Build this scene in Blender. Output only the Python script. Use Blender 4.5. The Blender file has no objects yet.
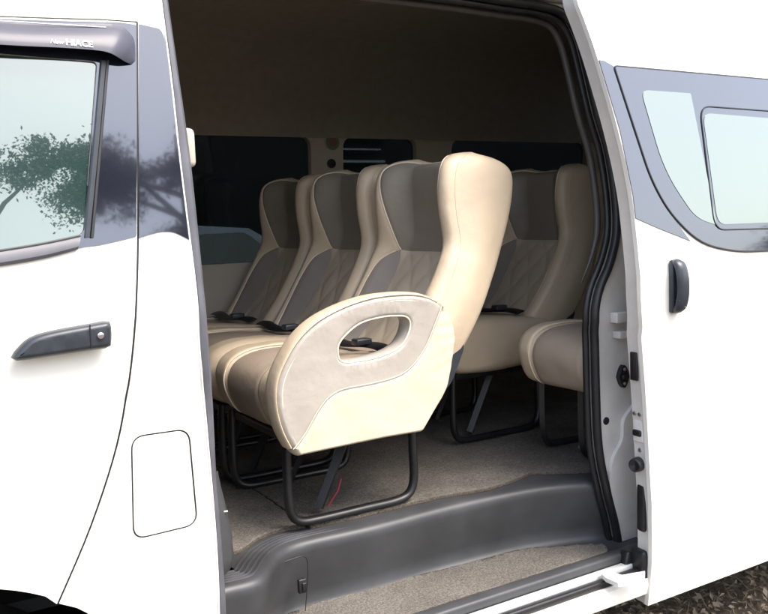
import bpy, bmesh, math, random
from mathutils import Vector, Matrix, noise
S = bpy.context.scene
C = S.collection
rad = math.radians
random.seed(7)

# ------------------------------------------------------------------ camera
YAW, PITCH, ROLL = rad(31), rad(5.8), rad(2.1)
FPX = 850.0; PW, PH = 768, 614
CAM = Vector((0, -1.706, 1.42))
cF = Vector((math.sin(YAW)*math.cos(PITCH), math.cos(YAW)*math.cos(PITCH), -math.sin(PITCH)))
_r0 = Vector((math.cos(YAW), -math.sin(YAW), 0)); _u0 = _r0.cross(cF)
cR = _r0*math.cos(ROLL) - _u0*math.sin(ROLL)
cU = _u0*math.cos(ROLL) + _r0*math.sin(ROLL)
cam = bpy.data.objects.new('camera', bpy.data.cameras.new('camera')); C.objects.link(cam)
m = Matrix((( cR.x, cU.x, -cF.x, CAM.x), (cR.y, cU.y, -cF.y, CAM.y), (cR.z, cU.z, -cF.z, CAM.z), (0, 0, 0, 1)))
cam.matrix_world = m
cam.data.sensor_width = 36; cam.data.lens = FPX/PW*36
cam.data.clip_start = .02; cam.data.clip_end = 500
S.camera = cam

# ------------------------------------------------------------------ sky, sun, exposure
SUN_AZ, SUN_EL = rad(30), rad(58)       # azimuth measured from -Y towards +X
w = bpy.data.worlds.new('World'); S.world = w; w.use_nodes = True
nt = w.node_tree; bg = nt.nodes['Background']
sky = nt.nodes.new('ShaderNodeTexSky'); sky.sky_type = 'NISHITA'; sky.sun_disc = False
sky.sun_elevation = SUN_EL; sky.sun_rotation = math.pi - SUN_AZ
sky.air_density = 1.0; sky.dust_density = 3.5
sky.ozone_density = .3
hs = nt.nodes.new('ShaderNodeHueSaturation'); hs.inputs['Saturation'].default_value = .75
nt.links.new(sky.outputs[0], hs.inputs['Color']); nt.links.new(hs.outputs[0], bg.inputs[0]); bg.inputs[1].default_value = .15
sl = bpy.data.lights.new('sun', 'SUN'); sl.energy = .8; sl.angle = rad(34); sl.color = (1, .95, .87)
sun = bpy.data.objects.new('sun', sl); C.objects.link(sun)
sd = Vector((math.sin(SUN_AZ)*math.cos(SUN_EL), -math.cos(SUN_AZ)*math.cos(SUN_EL), math.sin(SUN_EL)))
sun.rotation_euler = sd.to_track_quat('Z', 'Y').to_euler()
sun.location = (0, -3, 6)
S.view_settings.view_transform = 'Standard'; S.view_settings.look = 'None'
S.view_settings.exposure = 1.9; S.view_settings.gamma = 1

# ------------------------------------------------------------------ materials
def mat(name, col, rough=.5, metal=0, spec=.5, coat=0, nscale=0, namt=0, bump=0, bscale=60, bdist=.002, sheen=0, cvar2=None, dirt=0):
    M = bpy.data.materials.new(name); M.use_nodes = True
    N = M.node_tree.nodes; L = M.node_tree.links; b = N['Principled BSDF']
    b.inputs['Base Color'].default_value = (*col, 1); b.inputs['Roughness'].default_value = rough
    b.inputs['Metallic'].default_value = metal; b.inputs['Specular IOR Level'].default_value = spec
    b.inputs['Coat Weight'].default_value = coat; b.inputs['Coat Roughness'].default_value = .05
    b.inputs['Sheen Weight'].default_value = sheen
    tc = N.new('ShaderNodeTexCoord')
    if nscale:
        n = N.new('ShaderNodeTexNoise'); n.inputs['Scale'].default_value = nscale; n.inputs['Detail'].default_value = 6
        L.new(tc.outputs['Object'], n.inputs['Vector'])
        r = N.new('ShaderNodeValToRGB'); r.color_ramp.elements[0].position = .3; r.color_ramp.elements[1].position = .7
        c2 = cvar2 or tuple(c*(1-namt) for c in col)
        r.color_ramp.elements[0].color = (*c2, 1); r.color_ramp.elements[1].color = (*[min(1, c*(1+namt*.5)) for c in col], 1)
        L.new(n.outputs['Fac'], r.inputs[0]); L.new(r.outputs[0], b.inputs['Base Color'])
        if dirt:
            nd = N.new('ShaderNodeTexNoise'); nd.inputs['Scale'].default_value = 4.5; nd.inputs['Detail'].default_value = 8; nd.inputs['Roughness'].default_value = .7
            L.new(tc.outputs['Object'], nd.inputs['Vector'])
            rd = N.new('ShaderNodeValToRGB'); rd.color_ramp.elements[0].position = .38; rd.color_ramp.elements[1].position = .62
            rd.color_ramp.elements[0].color = (1-dirt,)*3+(1,); rd.color_ramp.elements[1].color = (1, 1, 1, 1)
            L.new(nd.outputs['Fac'], rd.inputs[0])
            mm = N.new('ShaderNodeMix'); mm.data_type = 'RGBA'; mm.blend_type = 'MULTIPLY'; mm.inputs[0].default_value = 1
            L.new(r.outputs[0], mm.inputs[6]); L.new(rd.outputs[0], mm.inputs[7]); L.new(mm.outputs[2], b.inputs['Base Color'])
        mr = N.new('ShaderNodeMapRange'); mr.inputs[3].default_value = max(0, rough-.07); mr.inputs[4].default_value = min(1, rough+.07)
        L.new(n.outputs['Fac'], mr.inputs[0]); L.new(mr.outputs[0], b.inputs['Roughness'])
    if bump:
        n2 = N.new('ShaderNodeTexNoise'); n2.inputs['Scale'].default_value = bscale; n2.inputs['Detail'].default_value = 5
        L.new(tc.outputs['Object'], n2.inputs['Vector'])
        bp = N.new('ShaderNodeBump'); bp.inputs['Strength'].default_value = bump; bp.inputs['Distance'].default_value = bdist
        L.new(n2.outputs['Fac'], bp.inputs['Height']); L.new(bp.outputs[0], b.inputs['Normal'])
    return M
def leather(name, col, rough=.42):
    M = mat(name, col, rough, nscale=9, namt=.08, spec=.45)
    N = M.node_tree.nodes; L = M.node_tree.links; b = N['Principled BSDF']
    tc = N.new('ShaderNodeTexCoord')
    v = N.new('ShaderNodeTexVoronoi'); v.inputs['Scale'].default_value = 420
    n = N.new('ShaderNodeTexNoise'); n.inputs['Scale'].default_value = 14; n.inputs['Detail'].default_value = 3
    L.new(tc.outputs['Object'], v.inputs['Vector']); L.new(tc.outputs['Object'], n.inputs['Vector'])
    b1 = N.new('ShaderNodeBump'); b1.inputs['Strength'].default_value = .25; b1.inputs['Distance'].default_value = .0006
    b2 = N.new('ShaderNodeBump'); b2.inputs['Strength'].default_value = .5; b2.inputs['Distance'].default_value = .008
    L.new(v.outputs['Distance'], b1.inputs['Height']); L.new(n.outputs['Fac'], b2.inputs['Height'])
    L.new(b2.outputs[0], b1.inputs['Normal']); L.new(b1.outputs[0], b.inputs['Normal'])
    return M
def mirror_film(name, dark, tint, fac, rough=.02):
    # reflective tinted film: dark base under a partly mirroring layer
    M = bpy.data.materials.new(name); M.use_nodes = True
    N = M.node_tree.nodes; L = M.node_tree.links; out = N['Material Output']; b = N['Principled BSDF']
    b.inputs['Base Color'].default_value = (*dark, 1); b.inputs['Roughness'].default_value = .1
    g = N.new('ShaderNodeBsdfGlossy'); g.inputs['Color'].default_value = (*tint, 1); g.inputs['Roughness'].default_value = rough
    fr = N.new('ShaderNodeLayerWeight'); fr.inputs['Blend'].default_value = .42
    mr = N.new('ShaderNodeMapRange'); mr.inputs[3].default_value = fac; mr.inputs[4].default_value = 1
    L.new(fr.outputs['Fresnel'], mr.inputs[0])
    mx = N.new('ShaderNodeMixShader'); L.new(mr.outputs[0], mx.inputs[0]); L.new(b.outputs[0], mx.inputs[1]); L.new(g.outputs[0], mx.inputs[2])
    tc = N.new('ShaderNodeTexCoord'); n = N.new('ShaderNodeTexNoise'); n.inputs['Scale'].default_value = 3
    bp = N.new('ShaderNodeBump'); bp.inputs['Strength'].default_value = .05; bp.inputs['Distance'].default_value = .01
    L.new(tc.outputs['Object'], n.inputs['Vector']); L.new(n.outputs['Fac'], bp.inputs['Height']); L.new(bp.outputs[0], g.inputs['Normal'])
    L.new(mx.outputs[0], out.inputs['Surface'])
    return M
PAINT = mat('white_paint', (.82, .79, .72), .3, coat=.6, nscale=2, namt=.02)
JAMB = mat('jamb_paint', (.74, .71, .67), .4, coat=.2, nscale=7, namt=.10, dirt=.12)
FILM = mirror_film('black_gloss_film', (.012, .014, .022), (.70, .72, .79), .04, .03)
GLASSF = mirror_film('mirror_tint_glass', (.02, .045, .04), (.90, .93, .82), .13, .01)
FARGLASS = bpy.data.materials.new('dark_tint_glass'); FARGLASS.use_nodes = True
_N = FARGLASS.node_tree.nodes; _L = FARGLASS.node_tree.links
_t = _N.new('ShaderNodeBsdfTransparent'); _t.inputs['Color'].default_value = (.13, .15, .16, 1)
_g = _N.new('ShaderNodeBsdfGlossy'); _g.inputs['Roughness'].default_value = .02; _g.inputs['Color'].default_value = (.8, .9, 1, 1)
_f = _N.new('ShaderNodeFresnel'); _f.inputs['IOR'].default_value = 1.4
_m = _N.new('ShaderNodeMixShader'); _L.new(_f.outputs[0], _m.inputs[0]); _L.new(_t.outputs[0], _m.inputs[1]); _L.new(_g.outputs[0], _m.inputs[2])
_L.new(_m.outputs[0], _N['Material Output'].inputs['Surface'])
VISOR = mat('smoked_acrylic', (.062, .063, .085), .38, spec=.35, coat=.12, nscale=4, namt=.1)
RUBBER = mat('black_rubber', (.012, .012, .014), .42, nscale=20, namt=.3)
TRIM = mat('grey_rubber_trim', (.10, .10, .115), .42, nscale=15, namt=.2)
SATIN = mat('satin_black_plastic', (.028, .034, .042), .33, nscale=20, namt=.2, bump=.1, bscale=300, bdist=.0005)
PLASTIC = mat('grey_step_plastic', (.054, .055, .058), .46, nscale=5, namt=.22, bump=.25, bscale=500, bdist=.0008, spec=.5, dirt=.25)
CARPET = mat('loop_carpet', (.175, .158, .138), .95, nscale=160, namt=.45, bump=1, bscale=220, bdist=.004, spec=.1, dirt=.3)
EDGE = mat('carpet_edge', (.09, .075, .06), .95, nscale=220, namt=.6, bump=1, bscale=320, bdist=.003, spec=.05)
STEEL = mat('black_steel', (.010, .010, .011), .38, nscale=12, namt=.3)
SCREW = mat('zinc_screw', (.55, .54, .50), .35, metal=1, nscale=40, namt=.3)
CHROME = mat('lock_metal', (.75, .76, .78), .22, metal=1, nscale=40, namt=.1)
HEAD = mat('headliner_fabric', (.32, .295, .25), .95, nscale=30, namt=.08, spec=.1)
INTR = mat('beige_interior_trim', (.50, .44, .36), .6, nscale=8, namt=.06)
CREAM = leather('cream_leather', (.60, .485, .345))
CREAML = leather('light_cream_leather', (.57, .495, .375))
GREIGE = leather('pale_greige_leather', (.37, .335, .29))
TAUPE = leather('taupe_leather', (.26, .228, .186))
STRIPE = leather('slate_leather', (.25, .215, .185), .6)
QUILT = leather('quilted_beige_leather', (.56, .465, .35), .5)
PIPE = mat('cream_piping', (.80, .66, .50), .5, nscale=30, namt=.05)
LETTER = mat('white_lettering', (.85, .85, .85), .4, nscale=30, namt=.03)
TYRE = mat('tyre_rubber', (.012, .012, .012), .8, nscale=20, namt=.3)
DARKIN = mat('dark_underbody', (.012, .012, .013), .8, nscale=6, namt=.3)
BARK = mat('bark', (.10, .075, .05), .9, nscale=12, namt=.5, bump=.6, bscale=30, bdist=.01)
LEAF = mat('leaf_green', (.042, .058, .036), .5, nscale=1.5, namt=.5)
HEDGE = mat('hedge_green', (.04, .06, .03), .6, nscale=3, namt=.5)
WALLM = mat('dark_render_wall', (.06, .06, .058), .9, nscale=2, namt=.3)
LOUV = mat('white_louvre', (.8, .82, .78), .5, nscale=5, namt=.05)
CARP = mat('blue_grey_car_paint', (.09, .13, .17), .25, metal=.3, coat=1, nscale=2, namt=.05)
CARG = mat('car_glass', (.01, .012, .014), .05, nscale=3, namt=.1)
GROUND = mat('dry_soil', (.115, .088, .062), .95, nscale=3, namt=.5, bump=1, bscale=25, bdist=.03)
LITTER = mat('dry_leaves', (.25, .20, .145), .8, nscale=3, namt=.7)
TWIG = mat('dry_grass_straw', (.30, .24, .14), .8, nscale=3, namt=.5)
ALU = mat('painted_sill_strip', (.62, .63, .62), .35, metal=.2, nscale=10, namt=.1)
RED = mat('red_release_strap', (.13, .012, .02), .6, nscale=20, namt=.2)
STICK = mat('sticker_green', (.16, .24, .15), .5, nscale=30, namt=.1)
STICK2 = mat('sticker_orange', (.26, .12, .08), .5, nscale=30, namt=.1)

# ------------------------------------------------------------------ helpers
def yprof(z):                                   # the van side leans inwards above the belt line
    if z > 2.02: return .1078 + (z-2.02)*.9
    if z > 1.25: return .14*(z-1.25)
    c = .007*max(0.0, min(1.0, (1.115-z)/.03))
    if z < .62: return c+.10*(.62-z)
    return c
def ray(px, py): return cF*FPX + cR*(px-PW/2) - cU*(py-PH/2)
def side(px, py, off=0.0):                      # picture point -> point on the van's side surface (X, z)
    d = ray(px, py); y = off
    for _ in range(12):
        t = (y-CAM.y)/d.y; p = CAM + d*t; y = yprof(p.z)+off
    return (p.x, p.z)
def onY(px, py, y):
    d = ray(px, py); p = CAM + d*((y-CAM.y)/d.y); return (p.x, p.z)
def onZ(px, py, z):
    d = ray(px, py); p = CAM + d*((z-CAM.z)/d.z); return (p.x, p.y)
def cr(pts, n=6, closed=False):                 # Catmull-Rom through points
    P = [Vector(p) for p in pts]; out = []; L = len(P)
    rng = range(L) if closed else range(L-1)
    for i in rng:
        if closed: a, b, c, d = P[(i-1) % L], P[i], P[(i+1) % L], P[(i+2) % L]
        else: a, b, c, d = P[max(i-1, 0)], P[i], P[i+1], P[min(i+2, L-1)]
        for k in range(n):
            t = k/n; out.append(.5*((2*b)+(-a+c)*t+(2*a-5*b+4*c-d)*t*t+(-a+3*b-3*c+d)*t**3))
    if not closed: out.append(P[-1].copy())
    return out
def rnd(pts, r=.03, n=6):                       # round the corners of a closed 2D polygon
    out = []; L = len(pts)
    for i in range(L):
        a, b, c = Vector(pts[i-1]), Vector(pts[i]), Vector(pts[(i+1) % L])
        rr = r[i] if isinstance(r, (list, tuple)) else r
        rr = min(rr, (a-b).length*.48, (c-b).length*.48)
        p0 = b+(a-b).normalized()*rr; p1 = b+(c-b).normalized()*rr
        for k in range(n+1):
            t = k/n; out.append(p0*(1-t)**2+b*2*t*(1-t)+p1*t*t)
    return out
def finish(bm, ang=38, smooth=True):
    bmesh.ops.remove_doubles(bm, verts=bm.verts, dist=1e-5)
    bmesh.ops.recalc_face_normals(bm, faces=bm.faces)
    for f in bm.faces: f.smooth = smooth
    for e in bm.edges:
        if len(e.link_faces) == 2:
            try:
                if e.calc_face_angle() > rad(ang): e.smooth = False
            except ValueError: pass
def obj(name, bm, mt, parent=None, ang=38, fin=True, smooth=True, label=None):
    if fin: finish(bm, ang, smooth)
    me = bpy.data.meshes.new(name); bm.to_mesh(me); bm.free()
    for mm in (mt if isinstance(mt, (list, tuple)) else [mt]): me.materials.append(mm)
    o = bpy.data.objects.new(name, me); C.objects.link(o)
    if parent:
        o.parent = parent
        r = parent
        loc = Vector((0, 0, 0))
        while r: loc += r.location; r = r.parent
        if loc.length > 0: me.transform(Matrix.Translation(-loc))
    if label: o['label'] = label
    return o
def tag(o, label, cat, group=None, kind=None):
    if label: o['label'] = label
    if cat: o['category'] = cat
    if group: o['group'] = group
    if kind: o['kind'] = kind
    return o
def empty(name, loc, label, cat, group=None):
    o = bpy.data.objects.new(name, None); o.location = loc; o.empty_display_size = .1; C.objects.link(o)
    return tag(o, label, cat, group)
def fill2d(bm, loops, grid=None):               # loops of (a,b) -> flat mesh at y=0 in XZ, cut on a grid
    es = []
    for lp in loops:
        vs = [bm.verts.new((p[0], 0, p[1])) for p in lp]
        for i in range(len(vs)): es.append(bm.edges.new((vs[i], vs[(i+1) % len(vs)])))
    bmesh.ops.triangle_fill(bm, use_beauty=True, edges=es)
    if grid:
        gx, gz = grid
        xs = [v.co.x for v in bm.verts]; zs = [v.co.z for v in bm.verts]
        if gx:
            k = math.ceil(min(xs)/gx)
            while k*gx < max(xs):
                bmesh.ops.bisect_plane(bm, geom=bm.verts[:]+bm.edges[:]+bm.faces[:], plane_co=(k*gx, 0, 0), plane_no=(1, 0, 0), dist=1e-5); k += 1
        if gz:
            k = math.ceil(min(zs)/gz)
            while k*gz < max(zs):
                bmesh.ops.bisect_plane(bm, geom=bm.verts[:]+bm.edges[:]+bm.faces[:], plane_co=(0, 0, k*gz), plane_no=(0, 0, 1), dist=1e-5); k += 1
def panel(name, outline, mt, parent, holes=(), off=0, thick=.02, grid=(.4, .025), prof=yprof, label=None, ang=38, edge=.0):
    bm = bmesh.new(); fill2d(bm, [outline]+list(holes), grid)
    for v in bm.verts: v.co.y = prof(v.co.z)+off
    fs = bm.faces[:]
    r = bmesh.ops.extrude_face_region(bm, geom=fs)
    for v in [g for g in r['geom'] if isinstance(g, bmesh.types.BMVert)]: v.co.y += thick
    bmesh.ops.recalc_face_normals(bm, faces=bm.faces)
    if edge:
        be = [e for e in bm.edges if len(e.link_faces) == 2 and e.calc_face_angle() > rad(50)]
        bmesh.ops.bevel(bm, geom=be, offset=edge, segments=2, affect='EDGES', clamp_overlap=True)
    return obj(name, bm, mt, parent, label=label, ang=ang)
def tubebm(bm, pts, r, seg=8, closed=False, flat=None, up=None, cap=True):
    P = [Vector(p) for p in pts]; rings = []; n = len(P); prev = None
    for i in range(n):
        if closed: t = P[(i+1) % n]-P[i-1]
        else: t = P[min(i+1, n-1)]-P[max(i-1, 0)]
        if t.length < 1e-9: t = Vector((0, 0, 1))
        t.normalize()
        if up is not None: a = Vector(up)
        elif prev is not None: a = prev
        else: a = Vector((0, 0, 1)) if abs(t.z) < .9 else Vector((1, 0, 0))
        a = (a - t*a.dot(t))
        if a.length < 1e-6: a = Vector((0, 1, 0))-t*t.y
        a.normalize(); b = t.cross(a); prev = a
        rr = r(i/(n-1)) if callable(r) else r
        ra, rb = (rr, rr) if flat is None else (rr, rr*flat)
        rings.append([bm.verts.new(P[i]+a*math.cos(2*math.pi*k/seg)*ra+b*math.sin(2*math.pi*k/seg)*rb) for k in range(seg)])
    for i in range(n if closed else n-1):
        A, B = rings[i], rings[(i+1) % n]
        for k in range(seg): bm.faces.new((A[k], A[(k+1) % seg], B[(k+1) % seg], B[k]))
    if not closed and cap:
        bm.faces.new(rings[0]); bm.faces.new(rings[-1][::-1])
def tube(name, pts, r, mt, parent=None, **k):
    lab = k.pop('label', None)
    bm = bmesh.new(); tubebm(bm, pts, r, **k); return obj(name, bm, mt, parent, label=lab, ang=50)
def boxbm(bm, c, s, bev=0, rot=None, seg=3):
    r = bmesh.ops.create_cube(bm, size=1); vs = r['verts']
    for v in vs: v.co = Vector((v.co.x*s[0], v.co.y*s[1], v.co.z*s[2]))
    if bev:
        es = list({e for v in vs for e in v.link_edges})
        g = bmesh.ops.bevel(bm, geom=es, offset=bev, segments=seg, affect='EDGES', profile=.5)
        vs = list({v for f in g['faces'] for v in f.verts} | {v for v in vs if v.is_valid})
    for v in vs:
        if rot: v.co = rot @ v.co
        v.co += Vector(c)
def box(name, c, s, mt, parent=None, bev=0, rot=None, label=None):
    bm = bmesh.new(); boxbm(bm, c, s, bev, rot); return obj(name, bm, mt, parent, label=label)
def cylbm(bm, c, axis, r, h, seg=24, dome=0):
    q = Vector(axis).normalized().to_track_quat('Z', 'Y').to_matrix()
    prof = [(r*.0001, 0), (r, 0), (r, h*.7), (r*.93, h*.93), (r*.8, h)]+([(0.0001, h+dome)])
    rings = []
    for (rr, hh) in prof: rings.append([bm.verts.new(Vector(c)+q @ Vector((rr*math.cos(a), rr*math.sin(a), hh))) for a in [2*math.pi*k/seg for k in range(seg)]])
    for A, B in zip(rings, rings[1:]):
        for k in range(seg): bm.faces.new((A[k], A[(k+1) % seg], B[(k+1) % seg], B[k]))
def cyl(name, c, axis, r, h, mt, parent=None, **k):
    bm = bmesh.new(); cylbm(bm, c, axis, r, h, **k); return obj(name, bm, mt, parent)
def sstep(a, b, x):
    x = max(0, min(1, (x-a)/(b-a))); return x*x*(3-2*x)
def sd2(lp, off=0.0): return [side(px, py, off) for (px, py) in lp]
def offset_loop(lp, d):
    # inward offset of a closed CCW/CW loop by d (positive = inwards)
    n = len(lp); A = sum(lp[i][0]*lp[(i+1) % n][1]-lp[(i+1) % n][0]*lp[i][1] for i in range(n))
    s = 1 if A > 0 else -1; out = []
    for i in range(n):
        a, b = Vector(lp[i-1]), Vector(lp[(i+1) % n]); t = (b-a)
        if t.length < 1e-9: out.append(Vector(lp[i])); continue
        t.normalize(); nn = Vector((-t.y, t.x))*s; out.append(Vector(lp[i])+nn*d)
    return out
def resample(lp, step, closed=True):
    P = [Vector(p) for p in lp]
    if closed: P = P+[P[0]]
    L = [0]
    for a, b in zip(P, P[1:]): L.append(L[-1]+(b-a).length)
    n = max(8, int(L[-1]/step)); out = []; j = 0
    for k in range(n if closed else n+1):
        s = L[-1]*k/n
        while j < len(L)-2 and L[j+1] < s: j += 1
        t = (s-L[j])/max(1e-9, L[j+1]-L[j]); out.append(P[j].lerp(P[j+1], t))
    return out
def pillow(outer, holes, yc, th, r, mt, name, parent, grid=.02, wrinkle=None, bulge=0.0, label=None):
    """upholstered slab: rounded rim along every loop, flat to slightly domed faces"""
    bm = bmesh.new(); loops = [resample(outer, .012)]+[resample(h, .008) for h in holes]
    ds = [r*(1-math.cos(a)) for a in [math.pi/2*k/6 for k in range(7)]]
    hs = [th/2*math.sin(a) for a in [math.pi/2*k/6 for k in range(7)]]
    inner = []
    for li, lp in enumerate(loops):
        rings = []
        for d in ds: rings.append(offset_loop(lp, d if li == 0 else -d))
        inner.append(rings[-1])
        for sgn in (-1, 1):
            pr = None
            for ring, h in zip(rings, hs):
                cur = [bm.verts.new((p[0], yc+sgn*h, p[1])) for p in ring]
                if pr:
                    for k in range(len(cur)):
                        bm.faces.new((pr[k], pr[(k+1) % len(cur)], cur[(k+1) % len(cur)], cur[k]))
                pr = cur
    bmesh.ops.remove_doubles(bm, verts=bm.verts, dist=1e-6)
    b2 = bmesh.new(); fill2d(b2, inner, (grid, grid))
    for sgn in (-1, 1):
        mp = {}
        for v in b2.verts: mp[v] = bm.verts.new((v.co.x, yc+sgn*th/2, v.co.z))
        for f in b2.faces: bm.faces.new([mp[v] for v in f.verts])
    b2.free()
    bmesh.ops.remove_doubles(bm, verts=bm.verts, dist=1e-5)
    if wrinkle:
        for v in bm.verts:
            if v.co.y < yc-.3*th: v.co.y += wrinkle(v.co.x, v.co.z)
    return obj(name, bm, mt, parent, label=label, ang=60)
def ribbon(name, A, B, mt, parent, yfun, depth=.02, label=None):
    """strip between two (X,z) polylines on the side surface, with depth"""
    bm = bmesh.new(); n = 60
    A = resample(A, 1, False) if False else A
    def even(P):
        P = [Vector(p) for p in P]; L = [0]
        for a, b in zip(P, P[1:]): L.append(L[-1]+(b-a).length)
        out = []; j = 0
        for k in range(n+1):
            s = L[-1]*k/n
            while j < len(L)-2 and L[j+1] < s: j += 1
            out.append(P[j].lerp(P[j+1], (s-L[j])/max(1e-9, L[j+1]-L[j])))
        return out
    A, B = even(A), even(B); rows = []
    for a, b in zip(A, B):
        m1 = a.lerp(b, .25); m2 = a.lerp(b, .75)
        rows.append([bm.verts.new((p[0], yfun(p[1])+dy, p[1])) for p, dy in ((a, depth), (a, .003), (m1, -.001), (m2, -.001), (b, .004), (b, depth))])
    for r0, r1 in zip(rows, rows[1:]):
        for k in range(5): bm.faces.new((r0[k], r0[k+1], r1[k+1], r1[k]))
        bm.faces.new((r0[5], r0[0], r1[0], r1[5]))
    bm.faces.new(rows[0]); bm.faces.new(rows[-1][::-1])
    return obj(name, bm, mt, parent, label=label)

# ================================================================== SETTING
bm = bmesh.new()
bmesh.ops.create_grid(bm, x_segments=60, y_segments=60, size=3.0)
for v in bm.verts: v.co = Vector((v.co.x+2, v.co.y, .02*noise.noise(v.co*2.3)+.008*noise.noise(v.co*9)))
ring_in = [v for v in bm.verts if v.is_boundary]
o = obj('ground', bm, GROUND); tag(o, None, None, kind='structure')
bm = bmesh.new()
for (x0, x1, y0, y1) in ((-120, -1, -120, 120), (5, 120, -120, 120), (-1, 5, -120, -3), (-1, 5, 3, 120)):
    bm.faces.new([bm.verts.new(p) for p in ((x0, y0, -.004), (x1, y0, -.004), (x1, y1, -.004), (x0, y1, -.004))])
o = obj('ground_beyond', bm, GROUND); tag(o, None, None, kind='structure')
# leaf litter and straw under the van: one mass
bm = bmesh.new()
for i in range(15000):
    x = random.uniform(1.0, 4.6); y = random.uniform(-.5, 1.6); z = random.uniform(.005, .05)
    L = random.uniform(.006, .020); W = L*random.uniform(.3, .6)
    R = Matrix.Rotation(random.uniform(0, 6.28), 3, 'Z') @ Matrix.Rotation(random.gauss(0, .5), 3, 'X') @ Matrix.Rotation(random.gauss(0, .5), 3, 'Y')
    c = Vector((x, y, z)); cup = random.uniform(0, .3)*L
    vs = [bm.verts.new(c+R @ Vector(p)) for p in ((-L, 0, 0), (-.2*L, -W, cup), (L, 0, 0), (-.2*L, W, cup))]
    f1 = bm.faces.new((vs[0], vs[1], vs[2])); f2 = bm.faces.new((vs[0], vs[2], vs[3]))
for i in range(5000):
    x = random.uniform(1.0, 4.6); y = random.uniform(-.5, 1.6); a = random.uniform(0, 6.28); L = random.uniform(.02, .09)
    p0 = Vector((x, y, random.uniform(.01, .04))); p1 = p0+Vector((math.cos(a)*L, math.sin(a)*L, random.uniform(-.01, .03)))
    s = Vector((-math.sin(a), math.cos(a), 0))*.0011
    f = bm.faces.new([bm.verts.new(q) for q in (p0-s, p0+s, p1+s*.5, p1-s*.5)]); f.material_index = 1
me = obj('leaf_litter', bm, [LITTER, TWIG], fin=False); tag(me, 'dry brown leaves and straw scattered on soil under the van', 'leaf litter', kind='stuff')

# ---- trees across the yard (seen as reflections in the glass)
def tree(x, y, h, cr_r, zc, leaves, label, seed, loose=0.0):
    rnds = random.Random(seed)
    t = empty('broadleaf_tree', (x, y, 0), label, 'tree', 'trees across the yard')
    bm = bmesh.new()
    tubebm(bm, [(x, y, 0), (x+.1, y, h*.3), (x-.05, y+.1, h*.6), (x+.05, y, h*.92)], lambda u: .16*(1-u)+.02, seg=8)
    limbs = []
    for i in range(16):
        a = i*2.4+rnds.uniform(-.3, .3); z0 = h*rnds.uniform(.26, .78); L = cr_r*rnds.uniform(.6, 1.05)
        p0 = Vector((x, y, z0)); p1 = p0+Vector((math.cos(a)*L*.5, math.sin(a)*L*.5, L*.28)); p2 = p0+Vector((math.cos(a)*L, math.sin(a)*L, L*.3+rnds.uniform(-.2, .3)))
        tubebm(bm, [p0, p1, p2], lambda u: .05*(1-u)+.008, seg=5); limbs.append((p0, p1, p2))
        for k in range(4):
            q = p1.lerp(p2, rnds.uniform(0, 1)); e = q+Vector((rnds.gauss(0, .35), rnds.gauss(0, .35), rnds.gauss(.05, .2)))*cr_r*.5
            tubebm(bm, [q, e], lambda u: .014*(1-u)+.004, seg=4); limbs.append((q, q.lerp(e, .5), e))
    obj('trunk', bm, BARK, t)
    clumps = []
    for (p0, p1, p2) in limbs:
        for k in range(5):
            q = p1.lerp(p2, rnds.uniform(.1, 1.1)); clumps.append((q+Vector((rnds.gauss(0, .15), rnds.gauss(0, .15), rnds.gauss(0, .1))), rnds.uniform(.07, .22)))
    vs, fs = [], []
    for i in range(leaves):
        (cx, cy, cz), rr = rnds.choice(clumps)
        px, py, pz = cx+rnds.gauss(0, rr), cy+rnds.gauss(0, rr), cz+rnds.gauss(0, rr*.4)
        s = rnds.uniform(.018, .036); a = rnds.uniform(0, 6.28); ca, sa = math.cos(a)*s, math.sin(a)*s; t1, t2 = rnds.gauss(0, .5)*s, rnds.gauss(0, .5)*s
        n = len(vs); vs += [(px-ca, py-sa, pz-t1), (px+sa*.5, py-ca*.5, pz-t2), (px+ca, py+sa, pz+t1), (px-sa*.5, py+ca*.5, pz+t2)]
        fs.append((n, n+1, n+2, n+3))
    me = bpy.data.meshes.new('crown'); me.from_pydata(vs, [], fs); me.materials.append(LEAF); me.transform(Matrix.Translation((-x, -y, 0)))
    o = bpy.data.objects.new('crown', me); C.objects.link(o); o.parent = t
tree(1.2, -12.5, 6.3, 3.1, 5, 62000, 'loose branched tree across the yard, mirrored in the front door window', 3)
tree(4.5, -11.5, 6.9, 2.4, 5, 120000, 'denser tree across the yard, mirrored in the dark pillar film', 5)
tree(19, -11.0, 4.6, 1.6, 5, 30000, 'small far tree mirrored low in the sliding door glass', 9)

# ---- beyond the far side of the van
t = empty('building', (5, 9, 0), 'dark walled building with bright louvres seen through the far windows', 'building')
bm = bmesh.new(); boxbm(bm, (6, 10.5, 3), (26, 3, 6)); obj('wall', bm, WALLM, t)
bm = bmesh.new(); boxbm(bm, (6, 10.3, 6.1), (26.6, 4, .2)); obj('roof', bm, WALLM, t)
for i, (lx, lw) in enumerate(((6.0, 1.1), (7.4, .5))):
    bm = bmesh.new()
    for k in range(6): boxbm(bm, (lx, 8.93, 2.1+.17*k), (lw*(1-.12*(k % 3)), .06, .022+.012*(k % 2)))
    obj('louvre', bm, LOUV, t)
bm = bmesh.new(); boxbm(bm, (2.2, 8.96, 1.6), (.5, .05, 2.2)); boxbm(bm, (3.6, 8.96, 1.9), (.35, .05, 1.2)); obj('window', bm, CARG, t)

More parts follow.
